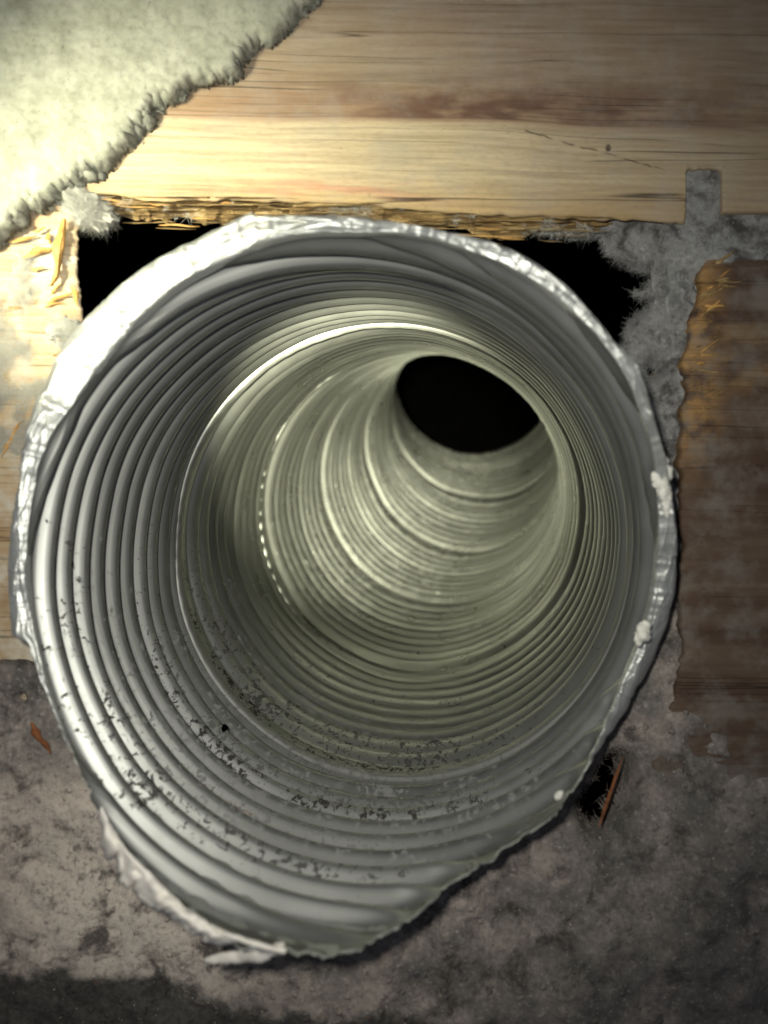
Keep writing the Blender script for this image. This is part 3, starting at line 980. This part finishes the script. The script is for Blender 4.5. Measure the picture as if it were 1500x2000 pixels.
# lint caught on the raw wood of the left board and along the broken edge
def lint_on(parent, pts, seed, length=.11):
    pts = np.asarray(pts, float)
    FV, FF = fibre_mesh(pts, np.tile([0, 0, 1.0], (len(pts), 1)), length, .006, .8, seed, 3)
    o_ = link('lint_fibre', FV, FF, M['lint'], parent)
    o_['kind'] = 'stuff'


_q = rng.uniform([-60, 470], [150, 900], (26000, 2))
_m = vnoise(_q[:, 0] * .022, _q[:, 1] * .022, 0, 77) + .5 * vnoise(_q[:, 0] * .06, _q[:, 1] * .06, 0, 78) > .22
_q = _q[_m]
lint_jobs = [(pl_left, np.stack([fx(_q[:, 0]), fy(_q[:, 1]), rng.uniform(-.08, .08, len(_q))], 1), 91)]
_q = rng.uniform([190, 0], [1160, 1], (9000, 2))
_yy = np.interp(_q[:, 0], [120, 300, 480, 700, 900, 1100], [376, 396, 394, 402, 420, 428]) + 34 * _q[:, 1]
_m = (vnoise(_q[:, 0] * .02, _yy * .03, 0, 79) + .7 * vnoise(_q[:, 0] * .09, _yy * .09, 0, 80) > .42) & (rng.random(len(_q)) < .5)
_q, _yy = _q[_m], _yy[_m]
_z = -.08 - .5 * _q[:, 1] ** 1.3
lint_jobs.append((pl_top, np.stack([(_q[:, 0] - 750) * (CAM_H - _z) / F_PX, (1000 - _yy) * (CAM_H - _z) / F_PX, _z + .05], 1), 92))

# two loose red-brown splinters
o = sliver('wood_splinter', P(78, 1400, .42), P(112, 1462, .35), .16, .07, M['rust'], None, 7)
tag(o, 'red-brown wood splinter lying in the dust beside the duct\'s lower left rim', 'splinter', group='loose splinters')
o = sliver('wood_splinter', P(1163, 1604, .25), P(1216, 1474, .05), .085, .06, M['rust'], None, 8)
tag(o, 'long dark splinter standing at the small black gap below the duct', 'splinter', group='loose splinters')


# ------------------------------------------------------------------ fibres (ribbons) for felt and lint
def fibre_mesh(P0, N, length, width, lie, seed, seg=4):
    """ribbon hairs rooted at P0; N normals; lie 0 = upright, 1 = flat"""
    r = np.random.default_rng(seed)
    n = len(P0)
    d = r.normal(size=(n, 3))
    d -= N * (d * N).sum(1)[:, None]
    d /= np.linalg.norm(d, axis=1)[:, None]
    up = (1 - lie) * r.uniform(.3, 1, n)
    L = length * r.uniform(.35, 1.3, n)
    cv = r.normal(size=(n, 3)) * .9
    side = np.cross(d, N)
    Vs = []
    for k in range(seg + 1):
        t = k / seg
        p = P0 + (d * (t * L)[:, None]) + N * (up * L * t * (1 - .5 * t))[:, None] + cv * (L * t * t * .45)[:, None]
        wk = width * (1 - .75 * t)
        Vs.append(p - side * wk / 2); Vs.append(p + side * wk / 2)
    V = np.stack(Vs, 1)
    base = np.arange(n)[:, None] * (2 * (seg + 1))
    F = []
    for k in range(seg):
        F.append(np.stack([base[:, 0] + 2 * k, base[:, 0] + 2 * k + 1, base[:, 0] + 2 * k + 3, base[:, 0] + 2 * k + 2], 1))
    return V.reshape(-1, 3), np.concatenate(F)


# ------------------------------------------------------------------ felt padding
PAD = [(-700, -700), (720, -700), (700, -60), (632, -8), (580, 22), (545, 52), (520, 84), (485, 98), (462, 122), (440, 146), (405, 158), (372, 172), (340, 190), (318, 206), (298, 222),
       (280, 252), (258, 272), (226, 288), (206, 312), (176, 332), (140, 352), (104, 380), (66, 406), (30, 438), (-20, 470), (-120, 540), (-700, 900)]


def build_pad():
    step = 3.2
    u = np.arange(-500, 740, step); v = np.arange(-420, 800, step)
    U, Vv = np.meshgrid(u, v)
    wob = 8 * vnoise(U * .02, Vv * .02, 0, 3) + 5 * vnoise(U * .06, Vv * .06, 0, 4) + 4 * vnoise(U * .18, Vv * .18, 0, 14)
    ins = inside(U + wob, Vv + wob, PAD)
    d = poly_dist(U + wob, Vv + wob, PAD)
    d = np.where(ins, d, -d)
    keepv = d > -15
    # rounded, frayed edge: top 0.55 cm above the boards
    prof = np.where(d > 0, 0.36 - .06 * np.exp(-np.maximum(d, 0) / 3), 0.30 + d * .0215)
    z = prof + .04 * fbm(U * .008, Vv * .008, 0, 5, 3, .4) + .012 * vnoise(U * .09, Vv * .09, 0, 8) + .012 * vnoise(U * .05, Vv * .05, 1, 9) * np.exp(-np.abs(d) / 20)
    z = np.maximum(z, -.06)
    V = np.stack([fx(U), fy(Vv), z], -1).reshape(-1, 3)
    f = grid_faces(len(v), len(u))
    k = keepv.ravel()[f].all(1)
    edge = sstep(2, -6, d + 5 * vnoise(U * .06, Vv * .06, 0, 12)).ravel()
    V2, F2, A2 = compact(V, f[k], {'edge': edge})
    o = link('carpet_padding', V2, F2, M['pad'], attrs=A2)
    tag(o, 'thick fuzzy grey-beige felt padding with torn dark edge over the boards', 'padding')
    sm = o.modifiers.new('thickness', 'SOLIDIFY'); sm.thickness = .05 * CM; sm.offset = -1
    # fibres
    r = np.random.default_rng(5)
    cand = np.where(keepv.ravel() & (U.ravel() > -120) & (Vv.ravel() > -120))[0]
    wgt = np.where(np.abs(d.ravel()[cand]) < 18, 3.0, 1.0); wgt /= wgt.sum()
    pick = r.choice(cand, 60000, p=wgt)
    P0 = V[pick] + r.normal(size=(len(pick), 3)) * .02
    N = np.tile([0, 0, 1.0], (len(pick), 1))
    ed = edge[pick] > .4
    N[ed] = np.array([.6, -.6, .5]) / np.linalg.norm([.6, -.6, .5])
    FV, FF = fibre_mesh(P0, N, .12, .006, .88, 6, 3)
    fo = link('felt_fibre', FV, FF, M['pad'], o, attrs={'edge': np.repeat(edge[pick], 8)})
    fo['kind'] = 'stuff'
    return o


build_pad()

for _a in lint_jobs:
    lint_on(*_a)

# ------------------------------------------------------------------ dust and lint lying around the hole
HOLE = [(-50, 300), (1040, 300), (1050, 458), (1100, 466), (1140, 464), (1155, 459), (1173, 468), (1179, 495), (1190, 503), (1206, 513), (1224, 526), (1242, 526), (1258, 534), (1275, 522), (1272, 537), (1262, 548), (1254, 558),
        (1243, 568), (1239, 579), (1250, 586), (1260, 590), (1256, 602), (1242, 615), (1230, 627), (1221, 639), (1214, 652), (1212, 668), (1190, 690), (1130, 740), (700, 1040), (-50, 900)]
GAP = [(1120, 1560), (1150, 1520), (1178, 1474), (1196, 1462), (1213, 1472), (1212, 1500), (1200, 1540), (1182, 1572), (1160, 1596), (1140, 1590)]


_sc = (CAM_H + .78) / CAM_H
HOLE = [(750 + (a - 750) * _sc, 1000 + (b - 1000) * _sc) for a, b in HOLE]
GAP = [(750 + (a - 750) * _sc, 1000 + (b - 1000) * _sc) for a, b in GAP]


def dust_height(U, V):
    n1 = fbm(U * .006, V * .006, 0, 101, 4); n2 = fbm(U * .022, V * .022, 0, 102, 3, .4) * .8
    zr = -0.33 + .10 * n1 + .08 * n2                                   # right side, lower than the boards
    onb = -0.30 + .34 * sstep(1180, 1640, V + 90 * n1 + 50 * n2) + .07 * n2 + .05 * n1     # dust drifting over the right board
    onb = onb + .16 * sstep(1480, 1660, V)
    kk = sstep(-45, 20, U - np.interp(V, [500, 1300, 1420, 1500, 1640], [1340, 1335, 1300, 1282, 1250]))
    zr = onb * kk + (zr + .3 * sstep(1400, 1650, V)) * (1 - kk)
    # joint between the two boards and the notch, packed with lint
    joint = ((V > 395) & (V < 520) & (U > 1300)) | ((V > 300) & (V < 460) & (U > 1320) & (U < 1430))
    zr = np.where(joint, -.13 + .05 * n1 + .05 * n2, zr)
    zb = 0.18 + .14 * n1 + .09 * n2                                    # lower mat
    bl = sstep(1560, 1700, V) * sstep(1560, 1250, U - (V - 1500) * .6) + sstep(1650, 1760, V)
    bl = np.clip(bl, 0, 1)
    left = sstep(560, 460, U)
    zl = -0.32 + .52 * sstep(1170, 1310, V + 70 * n1 + 90 * n2)
    z = np.where(U < 560, zl + .13 * n1 * sstep(1190, 1290, V) + .09 * n2, zr * (1 - bl) + zb * bl)
    mid = sstep(480, 640, U)
    zz = zl + .13 * n1 + .09 * n2
    z = np.where(V > 1500, zz * (1 - mid) + (zr * (1 - bl) + zb * bl) * mid, z)
    return z


def build_dust():
    step = 4.5
    u = np.arange(-420, 1900, step); v = np.arange(290, 2420, step)
    U, Vv = np.meshgrid(u, v)
    wob = 6 * vnoise(U * .05, Vv * .05, 0, 3) + 4 * vnoise(U * .15, Vv * .15, 0, 4)
    z = dust_height(U, Vv)
    inh = inside(U + wob, Vv + wob, HOLE) | inside(U + wob * .3, Vv + wob * .3, GAP) | (np.hypot(U - 1296, Vv - 712) + wob < 12)
    dh = np.minimum(np.minimum(poly_dist(U, Vv, HOLE), poly_dist(U, Vv, GAP)), np.abs(np.hypot(U - 1296, Vv - 712) - 12))
    z = z - .45 * np.exp(-dh / 14) * (U > 1000) - .7 * np.exp(-poly_dist(U, Vv, GAP) / 8)
    keepv = ~inh & (np.hypot(U - 700, Vv - 1070) > 545)
    keepv &= ~((U < 330) & (Vv < 1150))
    keepv &= ~((Vv < 520) & (U < 1030))
    V = np.stack([fx(U), fy(Vv), z], -1).reshape(-1, 3)
    f = grid_faces(len(v), len(u))
    k = keepv.ravel()[f].all(1)
    V2, F2, _ = compact(V, f[k])
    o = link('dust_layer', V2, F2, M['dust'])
    tag(o, 'grey lint and brown earthy dust caked over the boards around the duct', 'dust', 'stuff')
    r = np.random.default_rng(15)
    kv = keepv.ravel() & (U.ravel() > -80) & (U.ravel() < 1580) & (Vv.ravel() < 2080)
    cand = np.where(kv)[0]
    wgt = 1 + 9 * np.exp(-dh.ravel()[cand] / 18) * (U.ravel()[cand] > 1000) * (1 - .6 * (Vv.ravel()[cand] > 900)) + 1.2 * (Vv.ravel()[cand] < 900)
    wgt /= wgt.sum()
    pick = r.choice(cand, 130000, p=wgt)
    P0 = V[pick] + r.normal(size=(len(pick), 3)) * .02
    N = np.tile([0, 0, 1.0], (len(pick), 1))
    FV, FF = fibre_mesh(P0, N, .09, .005, .85, 16, 3)
    fo = link('lint_fibre', FV, FF, M['dust'], o)
    fo['kind'] = 'stuff'
    # pale grit and crumbs
    pk = r.choice(cand, 900)
    c = V[pick[:900]] * 0 + V[pk]
    s = r.uniform(.006, .02, 900) * (1 + (r.random(900) < .04))
    oct_ = np.array([[1, 0, 0], [-1, 0, 0], [0, 1, 0], [0, -1, 0], [0, 0, 1], [0, 0, -1]], float)
    GV = c[:, None, :] + (oct_[None] * r.uniform(.5, 1.2, (900, 6, 1))) * s[:, None, None] + np.array([0, 0, .01])
    of = np.array([(0, 2, 4), (2, 1, 4), (1, 3, 4), (3, 0, 4), (2, 0, 5), (1, 2, 5), (3, 1, 5), (0, 3, 5)])
    GF = (np.arange(900)[:, None, None] * 6 + of[None]).reshape(-1, 3)
    # crumbly clods
    nc = 1500
    pc = r.choice(cand[V[cand, 1] < float(fy(1150))], nc)
    a = np.linspace(.15, np.pi - .15, 5)[:, None]; b = np.linspace(0, 2 * np.pi, 7, endpoint=False)[None, :]
    unit = np.stack([np.sin(a) * np.cos(b), np.sin(a) * np.sin(b), np.cos(a) + 0 * b], -1).reshape(-1, 3)
    sz = .016 + .055 * r.random(nc) ** 3
    CV = V[pc][:, None, :] + unit[None] * (sz[:, None] * r.uniform(.65, 1.3, (nc, 35)))[..., None] * np.array([1, 1, .7])
    CF = (np.arange(nc)[:, None, None] * 35 + grid_faces(5, 7, True)[None]).reshape(-1, 4)
    co = link('clod', CV.reshape(-1, 3), CF, M['dust'], o)
    co['kind'] = 'stuff'
    go = link('grit', GV.reshape(-1, 3), GF, M['lint'], o, smooth=False)
    go['kind'] = 'stuff'
    return o


build_dust()


# ------------------------------------------------------------------ tufts of lint
def tuft(name, cu, cv, ru, rv, z, h, mat, seed, nfib, rot=0., flen=.2):
    n = (40, 60)
    a = np.linspace(0, np.pi / 2 * 1.15, n[0])[:, None]; b = np.linspace(0, 2 * np.pi, n[1], endpoint=False)[None, :]
    x = np.sin(a) * np.cos(b); y = np.sin(a) * np.sin(b); zz = np.cos(a) + 0 * b
    nn = 1 + .5 * fbm(x * 1.7, y * 1.7, zz * 1.7, seed, 5, .62)
    X = x * ru * K * nn; Y = y * rv * K * nn; Z = zz * h * nn
    c, s = math.cos(rot), math.sin(rot)
    V = np.stack([float(fx(cu)) + c * X - s * Y, float(fy(cv)) + s * X + c * Y, z + Z], -1).reshape(-1, 3)
    o = link(name, V, grid_faces(n[0], n[1], True), mat)
    r = np.random.default_rng(seed)
    pk = r.integers(0, len(V), nfib)
    N = V[pk] - np.array([float(fx(cu)), float(fy(cv)), z - .1]); N /= np.linalg.norm(N, axis=1)[:, None]
    FV, FF = fibre_mesh(V[pk] - N * .03, N, flen, .0045, .86, seed + 1)
    fo = link('lint_fibre', FV, FF, mat, o)
    fo['kind'] = 'stuff'
    return o


tag(tuft('lint_tuft', 165, 405, 56, 30, -.10, .22, M['lint'], 31, 12000, -.6, .17), 'pale fluffy lint tuft under the padding edge at the hole corner', 'lint')
tag(tuft('lint_tuft', 128, 652, 36, 26, -.10, .16, M['lint'], 37, 3000, 0., .12), 'small pale lint tuft on the left board, touching the duct rim', 'lint')
tag(tuft('lint_tuft', 1335, 575, 38, 80, -.55, .26, M['greylint'], 39, 12000, .1, .13), 'large grey lint clump hanging over the hole\'s right side', 'lint')
# dark crumb lying in the bore
p = tube(np.array([0.93]), np.array([np.radians(230)]), np.array([4.75]))[0]


def crumb(name, p, s, seed):
    a = np.linspace(0.05, np.pi - .05, 9)[:, None]; b = np.linspace(0, 2 * np.pi, 12, endpoint=False)[None, :]
    x = np.sin(a) * np.cos(b); y = np.sin(a) * np.sin(b); z = np.cos(a) + 0 * b
    nn = 1 + .5 * vnoise(x * 2, y * 2, z * 2, seed)
    V = np.stack([x * nn, y * nn * 1.3, z * nn], -1) * s + p
    return link(name, V.reshape(-1, 3), grid_faces(9, 12, True), M['void'])


g_t = [k for k in range(1)]
# sight line of the crumb in the photograph meets the lower bore wall here
_T, _H = np.meshgrid(np.linspace(0, 1.6, 161), np.radians(np.arange(180, 300, .5)), indexing='ij')
_p = tube(_T, _H, np.full_like(_T, 4.82))
_u = 750 + F_PX * _p[..., 0] / (CAM_H - _p[..., 2]); _v = 1000 - F_PX * _p[..., 1] / (CAM_H - _p[..., 2])
_k = np.argmin((_u - 440) ** 2 + (_v - 1422) ** 2)
tag(crumb('dirt_crumb', _p.reshape(-1, 3)[_k], .055, 2), 'single black crumb of dirt stuck on a rib inside the bore', 'crumb')
